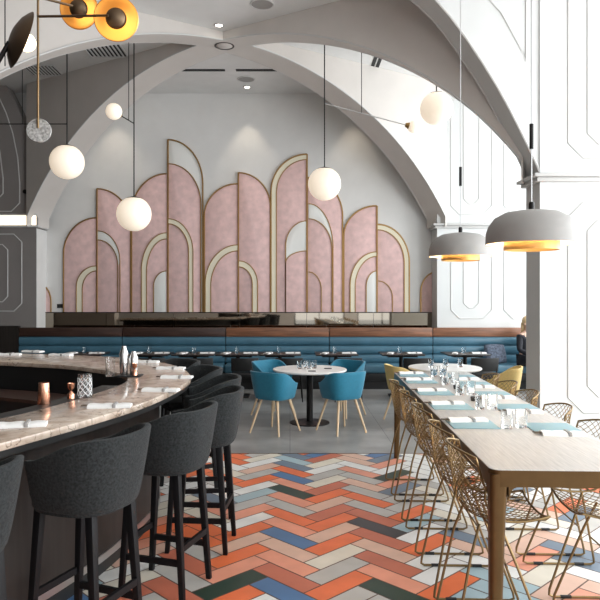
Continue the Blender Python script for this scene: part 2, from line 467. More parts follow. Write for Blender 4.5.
def panel(label, outer, post, pink=None, infill=None, bands=(), inner=(), light=()):
    o = empty('arched_wall_panel', (0, 0, 0)); tag(o, label, 'wall panel', GP)
    pprism(arch_outline(*(pink or outer)), 0, .03, 'velvet_panel', 'pink', o)
    if infill: pprism(arch_outline(*infill), 0, .018, 'pale_infill', 'white_infill', o)
    a = arch_outline(*outer)
    trim_line(a[:-1], .032, .015, o)
    if pink: trim_line(arch_outline(*pink)[:-1], .036, .012, o)
    if post: trim_line([(post[0], BASE), (post[0], post[1])], .04, .017, o, name='brass_post')
    for (so, yo, si, yi, xp, po, pi_) in bands:
        band([(so, BASE)]+qarc(so, yo, xp, po), [(si, BASE)]+qarc(si, yi, xp, pi_), .025, .045, o)
        trim_line([(so, BASE)]+qarc(so, yo, xp, po), .045, .010, o)
        trim_line([(si, BASE)]+qarc(si, yi, xp, pi_), .045, .010, o)
    for (poly, mm) in light:
        pprism(poly, .0, .036, 'inner_arch_infill', mm, o)
    for (xs, ys, xp, yp) in inner:
        trim_line([(xs, BASE)]+qarc(xs, ys, xp, yp), .04, .010, o)
    return o
def lens(a, b): return qarc(*a)+qarc(*b)[::-1]
panel('small pink quarter arch panel at far left beside the grey pier', (51.5, 302, 39, 284), (39, 284))
panel('wide left pink panel with a cream band arch low on its right', (64, 254, 97, 218), None, bands=[(77, 287, 83, 289, 97, 266, 271)])
panel('pink panel under the left hanging globe with a cream crescent on its left', (131, 226, 97.5, 189), (97.5, 189),
      inner=[(120.5, 262, 98, 231), (118.3, 266, 98, 240)], light=[(lens((120.5, 262, 98, 231), (118.3, 266, 98, 240)), 'white_infill')])
panel('pink panel left of the tallest post with cream band and small white arch', (132, 214, 167, 174), (132, 214),
      bands=[(142, 270, 147, 272, 167, 233, 239)], inner=[(154, 286, 167, 271)], light=[(arch_outline(154, 286, 166.5, 271), 'white_infill')])
panel('tallest pink panel with open white crescent top and highest post', (203, 184, 168.3, 140), (168.3, 140), pink=(201, 204, 168.3, 164),
      infill=(202.5, 184, 168.3, 140.5), bands=[(193.3, 252, 189, 252, 168.5, 219, 224)])
panel('pink panel rising to the middle post with large cream band arch', (204.5, 216, 238, 184), (204.5, 216), bands=[(205.5, 284, 211, 286, 238, 245, 251)])
panel('plain pink panel right of middle post with small cream band arch', (270.5, 207, 238.5, 173), (238.5, 173), bands=[(257.7, 284, 252.5, 284, 239, 261, 267)])
panel('pink panel edged in cream band beside the middle globe with white arch window', (271, 192, 307, 154.5), (307, 154.5),
      bands=[(271.3, 192, 276.5, 193, 307, 155, 160)], inner=[(285.7, 246, 307, 221), (285.7, 263, 307, 251)],
      light=[(lens((285.7, 246, 307, 221), (285.7, 263, 307, 251))[:15]+[(307, 251)]+lens((285.7, 246, 307, 221), (285.7, 263, 307, 251))[16:], 'white_infill')])
panel('pink panel behind the middle hanging globe with white crescent', (342.5, 216, 308, 178), None,
      inner=[(333, 248, 308.5, 204), (332, 250, 308.5, 219), (321.3, 290, 308.5, 272)], light=[(lens((333, 248, 308.5, 204), (332, 250, 308.5, 219)), 'white_infill')])
panel('pale pink panel right of middle globe with nested cream and white arches', (343.7, 236, 376.5, 206), (376.8, 206),
      bands=[(350, 285, 355, 287, 376.5, 252, 256.5)], inner=[(366, 287, 376.5, 271)], light=[(arch_outline(366, 287, 376, 271), 'white_infill')])
panel('right pink panel outlined by a cream band with small inner arch', (409, 262, 377.5, 224.5), None, bands=[(408.6, 262, 404, 263, 377.5, 225, 230)], inner=[(392.3, 298, 378, 281)])
panel('small pink quarter arch panel at far right against the white wall', (420.5, 292, 436.5, 272), None)

# mirror band over the banquette
mz0, mz1 = 1.06, 1.395
xs = [PXL+.002, -3.66, -2.32, -1.0, .33, 1.66, PXR-.002]
for i in range(6):
    o = empty('mirror_panel', ((xs[i]+xs[i+1])/2, WY-.06, mz0)); w = xs[i+1]-xs[i]-.006
    tag(o, 'bronze tinted mirror panel above the banquette, %s from the left' % ORD[i], 'mirror', 'mirror panels above the banquette')
    MB().b2((-w/2, 0, 0), (w/2, .055, mz1-mz0)).build('mirror_glass', 'mirror', o)
    MB().b2((-w/2, -.012, mz1-mz0), (w/2, .057, mz1-mz0+.015)).build('top_edge', 'black_metal', o)

# ------------------------------------------------------------------ banquette
BYF = 12.0
bx = [-5.17+1.975*i for i in range(6)]; bw = 1.965
bl = ['at the far left behind the bar counter', 'second from left, in shade beyond the marble bar', 'third from left, behind the left teal tub chairs',
      'fourth from left, behind the right teal tub chairs', 'fifth from left, beyond the long wooden table', 'at the right end where the person sits']
def banquette():
    o = empty('banquette', (0, 0, 0))
    tag(o, '', 'banquette', 'teal channelled banquette units along the back wall')
    MB().b2((.0, .08, 0), (bw, .495, .16)).build('plinth', 'black_plastic', o)
    MB().b2((.0, .02, .16), (bw, .495, .30)).build('seat_base', 'black_plastic', o, bevel=.01)
    MB().b2((.003, 0, .30), (bw-.003, .44, .46)).build('seat_cushion', 'teal_leather', o, bevel=.045, bseg=4)
    bk = MB(); n = 3; z0 = .45; hh = (.955-z0)/n
    pts = []
    for i in range(n):
        for j in range(9):
            a = -PI/2+PI*j/8
            pts.append((.44-.055*math.cos(a)**.7 if math.cos(a) > 1e-6 else .44, z0+hh*(i+.5)+hh/2*math.sin(a)))
    poly = pts+[(.46, z0+n*hh), (.46, z0)]
    bk.prism(poly, lambda u, v, k: Vector((.003+k*(bw-.006), u, v))).build('channelled_backrest', 'teal_leather', o, angle=60)
    MB().b2((0, .45, .30), (bw, .498, .96)).build('back_board', 'black_plastic', o)
    MB().b2((.002, .40, .955), (bw-.002, .499, 1.125)).build('wood_top_rail', 'walnut', o, bevel=.006)
    return o
bp = banquette()
for i, x in enumerate(bx):
    o = place(bp, i == 0, (x, BYF, 0), 0, 'teal leather banquette unit, '+bl[i])
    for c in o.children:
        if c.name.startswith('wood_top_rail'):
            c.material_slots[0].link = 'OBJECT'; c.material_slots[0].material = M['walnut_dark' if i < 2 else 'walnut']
# dark ledge behind the rail carrying the mirror
struct(MB().b2((PXL, WR+.002, 0), (PXR, YF, 1.055)).build('wall_banquette_ledge', 'dark_wood'))
struct(MB().b2((XL, WR-.09, 0), (-5.18, WR-.002, 1.16)).build('wall_left_dado', 'dark_wood'))

# ------------------------------------------------------------------ the bar
outer = [(-2.15, 1.0), (-1.75, 1.9), (-1.31, 2.94), (-1.045, 3.62), (-.888, 4.17), (-.80, 4.89), (-.825, 5.4), (-1.04, 6.08), (-1.44, 6.66), (-2.09, 7.12), (-3.3, 7.5), (-4.8, 7.62)]
inner = [(-2.60, 1.25), (-2.18, 2.15), (-1.74, 3.12), (-1.46, 3.84), (-1.345, 4.34), (-1.27, 4.90), (-1.315, 5.25), (-1.48, 5.6), (-1.76, 5.9), (-2.25, 6.26), (-3.3, 6.62), (-4.8, 6.75)]
OC = catmull([(a, b, 0) for a, b in outer], 6); IC = catmull([(a, b, 0) for a, b in inner], 6)
BT = 1.08
def strip(mb, t0, t1, z0, z1, i0=0, i1=None):
    A = [OC[i].lerp(IC[i], t0) for i in range(len(OC))][i0:i1]; B = [OC[i].lerp(IC[i], t1) for i in range(len(OC))][i0:i1]
    up = Vector((0, 0, 1))
    P = [[a+up*z1, b+up*z1] for a, b in zip(A, B)]; Q = [[a+up*z0, b+up*z0] for a, b in zip(A, B)]
    mb.slab(P, Q); return mb
bar = empty('bar_counter', (-1.3, 4.5, 0)); tag(bar, 'large curved bar with pink beige marble top and dark base', 'bar')
def bp_(mb, name, m, **k):
    o = mb.build(name, m, bar, **k); o.location = (1.3, -4.5, 0); return o
bp_(strip(MB(), 0, 1, BT-.04, BT), 'marble_top', 'marble', bevel=.008)
bp_(strip(MB(), .04, .97, BT-.075, BT-.0405), 'top_support', 'black_plastic')
bp_(strip(MB(), .50, .93, 0.10, BT-.075), 'bar_front', 'dark_wood')
bp_(strip(MB(), .56, .93, 0, .10), 'plinth', 'black_plastic')
bp_(strip(MB(), .485, .4995, .10, .145), 'kick_strip', 'brushed_steel')
n0 = 34
bp_(strip(MB(), .931, .96, .10, BT-.075), 'inner_lining', 'black_plastic')
bp_(strip(MB(), 1.001, 1.26, BT-.04, BT, 0, 30), 'inner_black_rail', 'black_plastic', bevel=.004)
bp_(strip(MB(), .962, 1.25, .10, BT-.0405, 0, 30), 'rail_support', 'black_plastic')
bp_(strip(MB(), 1.15, 1.62, .80, .83, 40), 'inner_worktop', 'walnut_dark')
bp_(strip(MB(), 1.17, 1.60, 0, .798, 40), 'inner_cabinet', 'black_plastic')

# ------------------------------------------------------------------ tub shells used by stools and armchairs
def tub_shell(wb, wt, z0, ztop, zfront, th, span=118, sq=2.6, dep=1.0):
    """barrel back: outer + inner surfaces between z0 and a top edge that dips towards the front; front is +y"""
    n = 36; m = 8
    def pt(a, t, off):
        w = (wb+(wt-wb)*(t**.8))/1-off
        c, s = math.cos(a), math.sin(a)
        r = 1/((abs(c)**sq+abs(s)**sq)**(1/sq))
        return Vector((w*r*s, -w*dep*r*c, 0))
    P, Q = [], []
    for i in range(n+1):
        a = math.radians(-span+2*span*i/n)
        f = min(1, max(0, (abs(math.degrees(a))-45)/(span-45)))
        f = f*f*(3-2*f)
        zt = ztop+(zfront-ztop)*f
        rp, rq = [], []
        for j in range(m+1):
            t = j/m; z = z0+(zt-z0)*t; tt = (z-z0)/(ztop-z0)
            p = pt(a, tt, 0); p.z = z; rp.append(p)
            q = pt(a, tt, th*(1-.25*t)); q.z = z; rq.append(q)
        P.append(rp); Q.append(rq)
    return P, Q

def bar_stool():
    o = empty('bar_stool'); tag(o, '', 'bar stool', 'charcoal bar stools around the marble bar')
    P, Q = tub_shell(.235, .295, .74, 1.09, .975, .045, span=122)
    MB().slab(P, Q).build('backrest', 'stool_fabric', o, angle=50, bevel=.008)
    base = MB()
    ring = [(p[0].x*.97, p[0].y*.97) for p in P]+[(.15, .205), (-.15, .205)]
    base.prism(ring, lambda u, v, k: Vector((u, v, .722+k*.035))).build('seat_pan', 'stool_fabric', o, bevel=.012)
    c = MB(); ring2 = [(p[1].x*.80, p[1].y*.80) for p in P]+[(.14, .235), (-.14, .235)]
    c.prism(ring2, lambda u, v, k: Vector((u, v, .757+k*.055))).build('seat_cushion', 'stool_fabric', o, bevel=.02, bseg=3)
    for sx in (-1, 1):
        for sy in (-1, 1):
            l = MB(); tp = Vector((.15*sx, .15*sy, .73)); bt = Vector((.175*sx, .20*sy, 0))
            def lf(u, v, k): 
                w = .021 if k == 0 else .015
                p = tp.lerp(bt, k); return p+Vector((u*w, v*w, 0))
            l.prism([(-1, -1), (1, -1), (1, 1), (-1, 1)], lf).build('leg', 'stool_leg', o, bevel=.003)
    def rail(a, b):
        d = Vector(b)-Vector(a); R = d.to_track_quat('X', 'Z').to_matrix()
        return MB().box((Vector(a)+Vector(b))/2, (d.length, .02, .035), R)
    zt = .22
    for sx in (-1, 1): rail((.165*sx, -.18, zt), (.165*sx, .18, zt)).build('stretcher', 'stool_leg', o)
    rail((-.165, .186, .30), (.165, .186, .30)).build('footrest', 'stool_leg', o)
    rail((-.165, -.186, .30), (.165, -.186, .30)).build('stretcher', 'stool_leg', o)
    return o
sp = bar_stool()
ST = [(-1.39, 2.56, (-.90, .43), 'nearest the camera, cut off by the left edge of the picture'),
      (-1.01, 3.22, (-.93, .37), 'second from the front, with its whole wide back in view'),
      (-.745, 3.91, (-.95, .31), 'third from the front, between its wide neighbours'),
      (-.62, 4.57, (-.997, .08), 'fourth from the front at the bulge of the bar'),
      (-.685, 5.24, (-.99, -.12), 'fifth from the front, half hidden behind the fourth'),
      (-.918, 5.89, (-.88, -.47), 'sixth from the front, where the bar turns away'),
      (-1.215, 6.505, (-.72, -.70), 'at the far side of the bar behind the napkins')]
for i, (x, y, f, lb) in enumerate(ST):
    rz = math.atan2(f[1], f[0])-PI/2
    place(sp, i == 0, (x, y, 0), rz, 'charcoal bar stool, '+lb)

# ------------------------------------------------------------------ armchairs at the round tables
def tub_chair(name, m, leg, cat):
    o = empty(name); tag(o, '', cat)
    P, Q = tub_shell(.225, .285, .445, .785, .63, .035, span=125, sq=3.6, dep=.93)
    MB().slab(P, Q).build('shell', m, o, angle=50, bevel=.006)
    ring = [(p[0].x*.985, p[0].y*.985) for p in P]+[(.16, .20), (-.16, .20)]
    MB().prism(ring, lambda u, v, k: Vector((u, v, .432+k*.03))).build('seat_pan', m, o, bevel=.012)
    ring = [(p[1].x*.84, p[1].y*.84) for p in P]+[(.15, .245), (-.15, .245)]
    MB().prism(ring, lambda u, v, k: Vector((u, v, .462+k*.035))).build('seat_cushion', m, o, bevel=.015)
    for sx in (-1, 1):
        for sy in (-1, 1):
            MB().tube([(.125*sx, .125*sy, .428), (.225*sx, .235*sy, 0)], .0175, 10, r2=.012).build('leg', leg, o)
    MB().box((0, 0, .426), (.27, .03, .012)).box((0, .1, .426), (.03, .22, .0118)).build('leg_frame', leg, o)
    return o
RT = (.27, 8.9)
ch = tub_chair('tub_armchair', 'teal_chair', 'light_wood', 'chair')
for i, (x, y, lb) in enumerate([(-.19, 8.32, 'front left'), (.655, 8.34, 'front right'),
                                (-.24, 9.45, 'rear left'), (.78, 9.48, 'rear right')]):
    rz = math.atan2(RT[1]-y, RT[0]-x)-PI/2
    place(ch, i == 0, (x, y, 0), rz*.9 if i < 2 else rz, 'teal tub armchair with pale wood legs, '+lb+' at the round table', 'teal armchairs at the round table')
RT2 = (2.17, 9.12)
mc = tub_chair('tub_armchair', 'mustard', 'light_wood', 'chair')
for i, (x, y, lb) in enumerate([(1.60, 8.98, 'left of'), (2.86, 8.78, 'right of')]):
    rz = math.atan2(RT2[1]-y, RT2[0]-x)-PI/2
    place(mc, i == 0, (x, y, 0), rz, 'mustard yellow tub armchair %s the round table past the long table' % lb, 'mustard armchairs')
def round_table():
    o = empty('round_table'); tag(o, '', 'table', 'white round tables')
    MB().lathe([(0, .71), (.49, .71), (.505, .72), (.505, .735), (.50, .74), (0, .74)], seg=48).build('tabletop', 'white_top', o)
    MB().lathe([(0, .695), (.3, .695), (.3, .709), (0, .709)], seg=24).build('top_plate', 'black_metal', o)
    MB().tube([(0, 0, .02), (0, 0, .70)], .045, 20).build('pedestal', 'black_metal', o)
    MB().lathe([(0, 0), (.27, 0), (.27, .012), (.06, .03), (0, .03)], seg=36).build('base', 'black_metal', o)
    return o
rt = round_table()
place(rt, True, (RT[0], RT[1], 0), 0, 'round white table with black pedestal between four teal armchairs')
place(rt, False, (RT2[0], RT2[1], 0), 0, 'round white table beyond the far end of the long wooden table')

# ------------------------------------------------------------------ glasses, napkins, plates
def tumbler(h=.11, r=.038):
    o = empty('water_glass'); tag(o, '', 'glass')
    MB().lathe([(0, 0), (r*.86, 0), (r*.9, .004), (r, h), (r-.0025, h), (r*.87-.003, .016), (0, .014)], seg=20).build('glass_body', 'glass', o)
    return o
def napkin(lx=.25, ly=.10):
    o = empty('napkin_roll'); tag(o, '', 'napkin')
    mb = MB(); P = []; Q = []
    n = 10
    for i in range(n+1):
        u = -lx/2+lx*i/n; rp = []; rq = []
        for j in range(9):
            a = PI*j/8; rp.append(Vector((u, -ly/2*math.cos(a), 0.002+.019*math.sin(a)**.45*(1+.12*math.sin(i*1.7)))))
            rq.append(Vector((u, -ly/2*math.cos(a), 0)))
        P.append(rp); Q.append(rq)
    mb.slab(P, Q).build('folded_cloth', 'white_cloth', o, angle=60)
    MB().box((.03, 0, .0125), (.022, ly*1.03, .0245)).build('shade_band', 'band_grey', o, bevel=.004)  # grey band added to stand for the dark shadow on the napkin
    MB().box((-lx/2-.02, .012, .012), (.05, .012, .006)).build('knife_handle', 'brass_dark', o)
    MB().box((-lx/2-.018, -.012, .012), (.046, .012, .006)).build('fork_handle', 'brass_dark', o)
    return o
gp = tumbler(); NG = [True]
def glass(x, y, z, label, group):
    o = place(gp, NG[0], (x, y, z), 0, label, group); NG[0] = False; return o
npk = napkin(); NN = [True]
def nap(x, y, z, rz, label, group):
    o = place(npk, NN[0], (x, y, z), rz, label, group); NN[0] = False; return o

# round table things
for i, (dx, dy) in enumerate([(-.14, .02), (-.05, .08), (-.02, -.03), (.06, .05)]):
    glass(RT[0]+dx, RT[1]+dy, .74, 'water glass in the cluster on the round white table, %s from left' % ORD[i], 'glasses on the round table')
for i, (dx, dy, lb) in enumerate([(.25, .0, 'right side'), (.02, -.30, 'front edge')]):
    p = MB().box((RT[0]+dx, RT[1]+dy, .7445), (.10, .06, .009)).build('card_holder', 'plate_dark', bevel=.002)
    tag(p, 'small dark card holder lying near the %s of the round white table' % lb, 'card holder', 'card holders on the round table')
for i, (dx, dy) in enumerate([(-.2, -.05), (.02, .03), (.22, 0)]):
    glass(RT2[0]+dx, RT2[1]+dy, .74, 'water glass on the round table beyond the long table, %s from left' % ORD[i], 'glasses on the far round table')

# ------------------------------------------------------------------ bistro tables and black chairs along the banquette
def bistro():
    o = empty('bistro_table'); tag(o, '', 'table', 'black bistro tables along the banquette')
    MB().b2((-.36, -.30, .72), (.36, .30, .745)).build('tabletop', 'black_top', o, bevel=.004)
    MB().b2((-.25, -.2, .69), (.25, .2, .7195)).build('top_frame', 'black_metal', o)
    MB().tube([(0, 0, .02), (0, 0, .69)], .035, 14).build('pedestal', 'black_metal', o)
    MB().b2((-.2, -.2, 0), (.2, .2, .02)).build('base', 'black_metal', o, bevel=.004)
    return o
def black_chair():
    o = empty('dining_chair'); tag(o, '', 'chair', 'black dining chairs facing the banquette')
    MB().b2((-.22, -.2, .42), (.22, .22, .465)).build('seat', 'black_plastic', o, bevel=.012)
    P = []; Q = []
    for i in range(9):
        u = -.225+.45*i/8; c = .05*(1-(u/.225)**2)
        P.append([Vector((u, -.17-c, .50)), Vector((u, -.21-c, .72))]); Q.append([Vector((u, -.15-c, .50)), Vector((u, -.19-c, .72))])
    MB().slab(P, Q).build('backrest', 'black_plastic', o, bevel=.004)
    for sx in (-1, 1):
        MB().tube([(.19*sx, .18, .42), (.215*sx, .21, 0)], .014, 8, r2=.010).build('leg', 'black_metal', o)
        MB().tube([(.20*sx, -.19, .70), (.195*sx, -.175, .44), (.22*sx, -.23, 0)], .014, 8, r2=.010).build('leg', 'black_metal', o)
    return o
bt = bistro(); bc = black_chair()
BTX = [85, 150, 195, 238, 280, 336, 401, 465]
BTL = ['leftmost, far behind the bar', 'second from the left, behind the bar', 'third from left, above the far stools', 'fourth from the left',
       'fifth from left, behind the teal chairs', 'sixth from left, behind the round white table', 'seventh from left, beside the mustard chair', 'rightmost, beside the dark cushion']
BY = 11.25
GB = 'glasses on the bistro tables'; NB = 'napkins on the bistro tables'
for i, px in enumerate(BTX):
    x = X_(px, BY)
    place(bt, i == 0, (x, BY, 0), 0, 'black bistro table by the banquette, '+BTL[i])
    place(bc, i == 0, (x+.16, BY-.42, 0), 0, 'black chair at the bistro table '+BTL[i])
    glass(x-.02, BY+.02, .745, 'water glass on the bistro table '+BTL[i], GB)
    nap(x+.22, BY-.05, .745, .1, 'right napkin roll on the bistro table '+BTL[i], NB)
    nap(x-.20, BY-.1, .745, 1.3, 'left napkin roll on the bistro table '+BTL[i], NB)

# ------------------------------------------------------------------ long communal table
TH = .92; TWD = .80; TLN = 3.92
TC = (1.437, 5.03); TR = -math.radians(2.4)
lt = empty('communal_table', (TC[0], TC[1], 0), TR); tag(lt, 'long pale wood counter height table with bronze frame and tapered legs', 'table')
fr = MB()
hw, hl = TWD/2, TLN/2
# rounded-corner apron ring
def rring(w, l, r, n=6):
    out = []
    for cx, cy, a0 in ((w-r, l-r, 0), (-w+r, l-r, 90), (-w+r, -l+r, 180), (w-r, -l+r, 270)):
        for i in range(n+1):
            a = math.radians(a0+90*i/n); out.append((cx+r*math.cos(a), cy+r*math.sin(a)))
    return out
MB().prism(rring(hw, hl, .05), lambda u, v, k: Vector((u, v, TH-.022+k*.022))).build('tabletop', 'table_top_wood', lt, bevel=.003)
A = rring(hw+.002, hl+.002, .052); B = rring(hw-.028, hl-.028, .022)
n = len(A)
P = [[Vector((*A[i % n], TH-.082)), Vector((*A[i % n], TH-.003))] for i in range(n+1)]
Q = [[Vector((*B[i % n], TH-.082)), Vector((*B[i % n], TH-.023))] for i in range(n+1)]
fr.slab(P, Q).build('apron', 'table_bronze', lt, angle=50)
for sx in (-1, 1):
    for sy in (-1, 1):
        l = MB(); cx, cy = sx*(hw-.042), sy*(hl-.042)
        sec = [(z, w) for z, w in ((TH-.024, .043), (TH-.082, .043), (TH-.2, .038), (0, .024))]
        prev = None
        P = []
        for z, w in sec:
            ox, oy = sx*(.043-w), sy*(.043-w)
            sec_ = rring(w, w, w*.55, 4); P.append([Vector((cx+ox+a, cy+oy+b, z)) for a, b in sec_+sec_[:1]])
        V = l.grid(P); bmesh.ops.remove_doubles(l.bm, verts=l.bm.verts[:], dist=1e-5)
        bmesh.ops.holes_fill(l.bm, edges=l.bm.edges[:])
        # curved brackets between leg and apron
        for ax in (0, 1):
            pts = []
            R_ = .05
            for i in range(7):
                a = PI/2*i/6; pts.append((R_*(1-math.sin(a)), -R_*(1-math.cos(a))))
            br = [(0, .0), (0, -R_)]+[(R_-R_*math.cos(PI/2*i/6), -R_+R_*math.sin(PI/2*i/6)) for i in range(7)]
            br = [(0, .004)]+[(R_*(1-math.cos(PI/2*i/6)), -R_*(1-math.sin(PI/2*i/6))) for i in range(7)]+[(R_, .004)]
            def bf(u, v, k, ax=ax):
                e = (-.0415+k*.024)
                if ax == 0: return Vector((cx-sx*(.041+u), cy-sy*e, TH-.082+v))
                return Vector((cx-sx*e, cy-sy*(.041+u), TH-.082+v))
            l.prism(br, bf)
        l.build('leg', 'table_bronze', lt, bevel=0, angle=40)
def tp(lx, ly):  # table local -> world
    v = Matrix.Rotation(TR, 2) @ Vector((lx, ly)); return TC[0]+v.x, TC[1]+v.y
def tpY(side, off, Yw):  # point at world depth Yw, offset from the left edge
    ly = Yw-TC[1]; return tp(-hw+off, ly)
def menu():
    o = MB().b2((-.145, -.135, 0), (.145, .135, .006)).build('menu_card', 'blue_card', bevel=.002); tag(o, '', 'menu', 'blue menus on the long table'); return o
mn = menu()
ML = [4.15, 4.82, 5.5, 6.22, 6.72]; MR = [4.07, 4.80, 5.44, 6.05, 6.6]
first = True
GL = 'glasses on the long table'; NL = 'napkins on the long table'
for i, yy in enumerate(ML):
    x, y = tpY(0, .165, yy); place(mn, first, (x, y, TH), TR, 'pale blue menu on the left side of the long table, %s from the front' % ORD[i]); first = False
    x, y = tpY(0, .155, yy+.09); nap(x, y, TH+.006, TR+.08, 'napkin roll on a blue menu, long table left side, %s from front' % ORD[i], NL)
for i, yy in enumerate(MR):
    x, y = tpY(0, TWD-.165, yy); place(mn, False, (x, y, TH), TR, 'pale blue menu on the right side of the long table, %s from the front' % ORD[i])
    x, y = tpY(0, TWD-.17, yy-.205); nap(x, y, TH, TR-.06, 'napkin roll on the right side of the long table, %s from the front' % ORD[i], NL)
for i, yy in enumerate([4.06, 4.73, 5.4, 6.02, 6.6]):
    for j, dx in enumerate((.36, .455)):
        x, y = tpY(0, dx, yy+(.02 if j else 0)); glass(x, y, TH, 'water glass on the long table, %s one of the %s pair from front' % (['left', 'right'][j], ORD[i]), GL)
for i, yy in enumerate([5.1, 5.75, 6.35]):
    x, y = tpY(0, .41, yy)
    c = MB().lathe([(0, 0), (.03, 0), (.034, .03), (.03, .035), (0, .03)], seg=16).build('salt_dish', 'plate_dark'); c.location = (x, y, TH)
    tag(c, 'small dark dish down the middle of the long table, %s from the front' % ORD[i], 'dish', 'dark dishes on the long table')

# wire chairs
def wire_chair():
    o = empty('wire_chair'); tag(o, '', 'chair', 'gold wire chairs along the long table')
    prof = catmull([(.23, .625, 0), (.12, .605, 0), (-.02, .60, 0), (-.11, .615, 0), (-.165, .67, 0), (-.19, .76, 0), (-.205, .86, 0), (-.225, .975, 0)], 6)
    NP = len(prof)-1
    def surf(u, v):   # u -1..1, v 0..1
        f = v*NP; i = min(int(f), NP-1); p = prof[i].lerp(prof[i+1], f-i)
        w = .215+.03*math.sin(PI*min(1, v*1.1))-.02*max(0, v-.75)*4*.5
        seat = max(0, 1-v/.5); back = max(0, (v-.45)/.55)
        e = abs(u)**2.4
        lift = .035*e*(1-back)+.10*e*math.exp(-((v-.52)/.16)**2)
        fwd = .10*e*min(1, back*2.2)+.03*e*math.exp(-((v-.5)/.2)**2)
        drop = -.035*e*back**3
        return Vector((u*w, p.x+fwd, p.y+lift+drop))
    mesh = MB(); D = 14
    # diamond mesh: two families of diagonals over the shell
    for fam in (-1, 1):
        for d in range(-D, D+1):
            c = d*2.6/D
            pts = []
            for i in range(41):
                v = i/40; u = fam*(c+(v-.5)*3.4)
                if -1 <= u <= 1: pts.append(surf(u, v))
            if len(pts) >= 2: mesh.tube(pts, .0022, 4, cap=False)
    mesh.build('wire_mesh', 'gold_wire', o)
    rim = [surf(-1, i/24) for i in range(25)]+[surf(-1+2*i/12, 1) for i in range(1, 13)]+[surf(1, 1-i/24) for i in range(1, 25)]+[surf(1-2*i/12, 0) for i in range(1, 12)]
    MB().tube(rim, .0062, 8, closed=True).build('rim', 'gold_wire', o)
    for sx in (-1, 1):
        path = [(.17*sx, -.10, .605), (.20*sx, -.15, .45), (.233*sx, -.232, .05), (.235*sx, -.235, .02), (.235*sx, -.215, .0085), (.235*sx, 0, .0085), (.235*sx, .19, .0085), (.235*sx, .215, .02), (.232*sx, .212, .05), (.20*sx, .06, .45), (.17*sx, .0, .60)]
        lg = MB().tube(path, .0072, 8).build('sled_leg', 'gold_wire', o)
        for yy in (-.14, .12):
            MB().tube([(.235*sx, yy-.03, .0095), (.235*sx, yy+.03, .0095)], .0095, 8).build('glide', 'black_plastic', lg)
    MB().tube([(-.17, -.05, .597), (.17, -.05, .597)], .006, 8).tube([(-.195, .03, .40), (.195, .03, .40)], .005, 8).build('cross_bar', 'gold_wire', o)
    return o
wc = wire_chair()
LY = [3.42, 3.95, 4.61, 5.26, 5.90]; RY = [3.44, 3.98, 4.6, 5.28, 5.84, 6.40]
for i, y in enumerate(LY):
    place(wc, i == 0, (1.073+.03*(y-4), y, 0), TR-PI/2, 'gold wire mesh chair on the left side of the long table, %s from the front' % ORD[i])
for i, y in enumerate(RY):
    place(wc, False, (1.722+.042*(y-4), y, 0), TR+PI/2, 'gold wire mesh chair on the right side of the long table, %s from the front' % ORD[i])

# ------------------------------------------------------------------ things on the bar
BNL = ['nearest, at the left picture edge', 'behind the second stool', 'behind the third stool', 'where the bar bulges furthest right', 'at the far right curve of the bar', 'beside the shaker tray', 'on the far side of the bar, right', 'on the far side of the bar, middle', 'at the far left end of the bar']
for i, (px, py, rz) in enumerate([(21, 426, .25), (110, 407, .1), (161, 391, -.1), (177, 378, -.05), (171, 369, -.1), (146, 362.5, -.1), (61, 355.5, -.2), (33, 352.2, -.3), (9, 355, .05)]):
    Yn = .67*650/(py-295); nap(X_(px, Yn), Yn, BT, rz, 'white napkin roll on the marble bar, '+BNL[i], 'napkins on the bar')
o = empty('copper_cup', (-1.515, 4.0, BT)); tag(o, 'fluted copper cup on the near inner edge of the bar', 'cup')
pr = []
mb = MB(); seg = 48; rings = []
for r, z in ((.036, 0), (.037, .004), (.030, .125), (.029, .13), (.027, .13), (.033, .01)):
    rings.append([mb.bm.verts.new((r*(1+.04*(k % 2))*math.cos(2*PI*k/seg), r*(1+.04*(k % 2))*math.sin(2*PI*k/seg), z)) for k in range(seg)])
for A, B in zip(rings[:-1], rings[1:]):
    for k in range(seg): mb.bm.faces.new((A[k], A[(k+1) % seg], B[(k+1) % seg], B[k]))
mb.bm.faces.new(rings[0]); mb.bm.faces.new(rings[-1]); mb.build('fluted_body', 'copper', o)
j = MB().lathe([(0, .0), (.024, 0), (.023, .03), (.007, .05), (.008, .056), (.021, .07), (.024, .10), (.022, .10), (.018, .075), (0, .06)], seg=24).build('jigger', 'copper')
j.location = (-1.415, 4.20, BT); tag(j, 'small copper double jigger between copper cup and cut glass', 'jigger')
# cut crystal mixing glass with a diamond pattern
mb = MB(); seg = 24; rows = 9; h = .15; r = .042; rings = []
for i in range(rows+1):
    z = h*i/rows
    rings.append([mb.bm.verts.new(((r+(.003 if (k+i) % 2 else 0))*math.cos(2*PI*k/seg), (r+(.003 if (k+i) % 2 else 0))*math.sin(2*PI*k/seg), z)) for k in range(seg)])
for ri in (.036, .036):
    pass
rings.append([mb.bm.verts.new((.037*math.cos(2*PI*k/seg), .037*math.sin(2*PI*k/seg), h)) for k in range(seg)])
rings.append([mb.bm.verts.new((.035*math.cos(2*PI*k/seg), .035*math.sin(2*PI*k/seg), .02)) for k in range(seg)])
for A, B in zip(rings[:-1], rings[1:]):
    for k in range(seg):
        if (k % 2): mb.bm.faces.new((A[k], A[(k+1) % seg], B[(k+1) % seg], B[k]))
        else:
            mb.bm.faces.new((A[k], A[(k+1) % seg], B[(k+1) % seg])); mb.bm.faces.new((A[k], B[(k+1) % seg], B[k]))
mb.bm.faces.new(rings[0]); mb.bm.faces.new(rings[-1])
g = empty('mixing_glass', (-1.345, 4.26, BT)); mb.build('glass_body', 'glass', g, angle=5)
cut = MB()
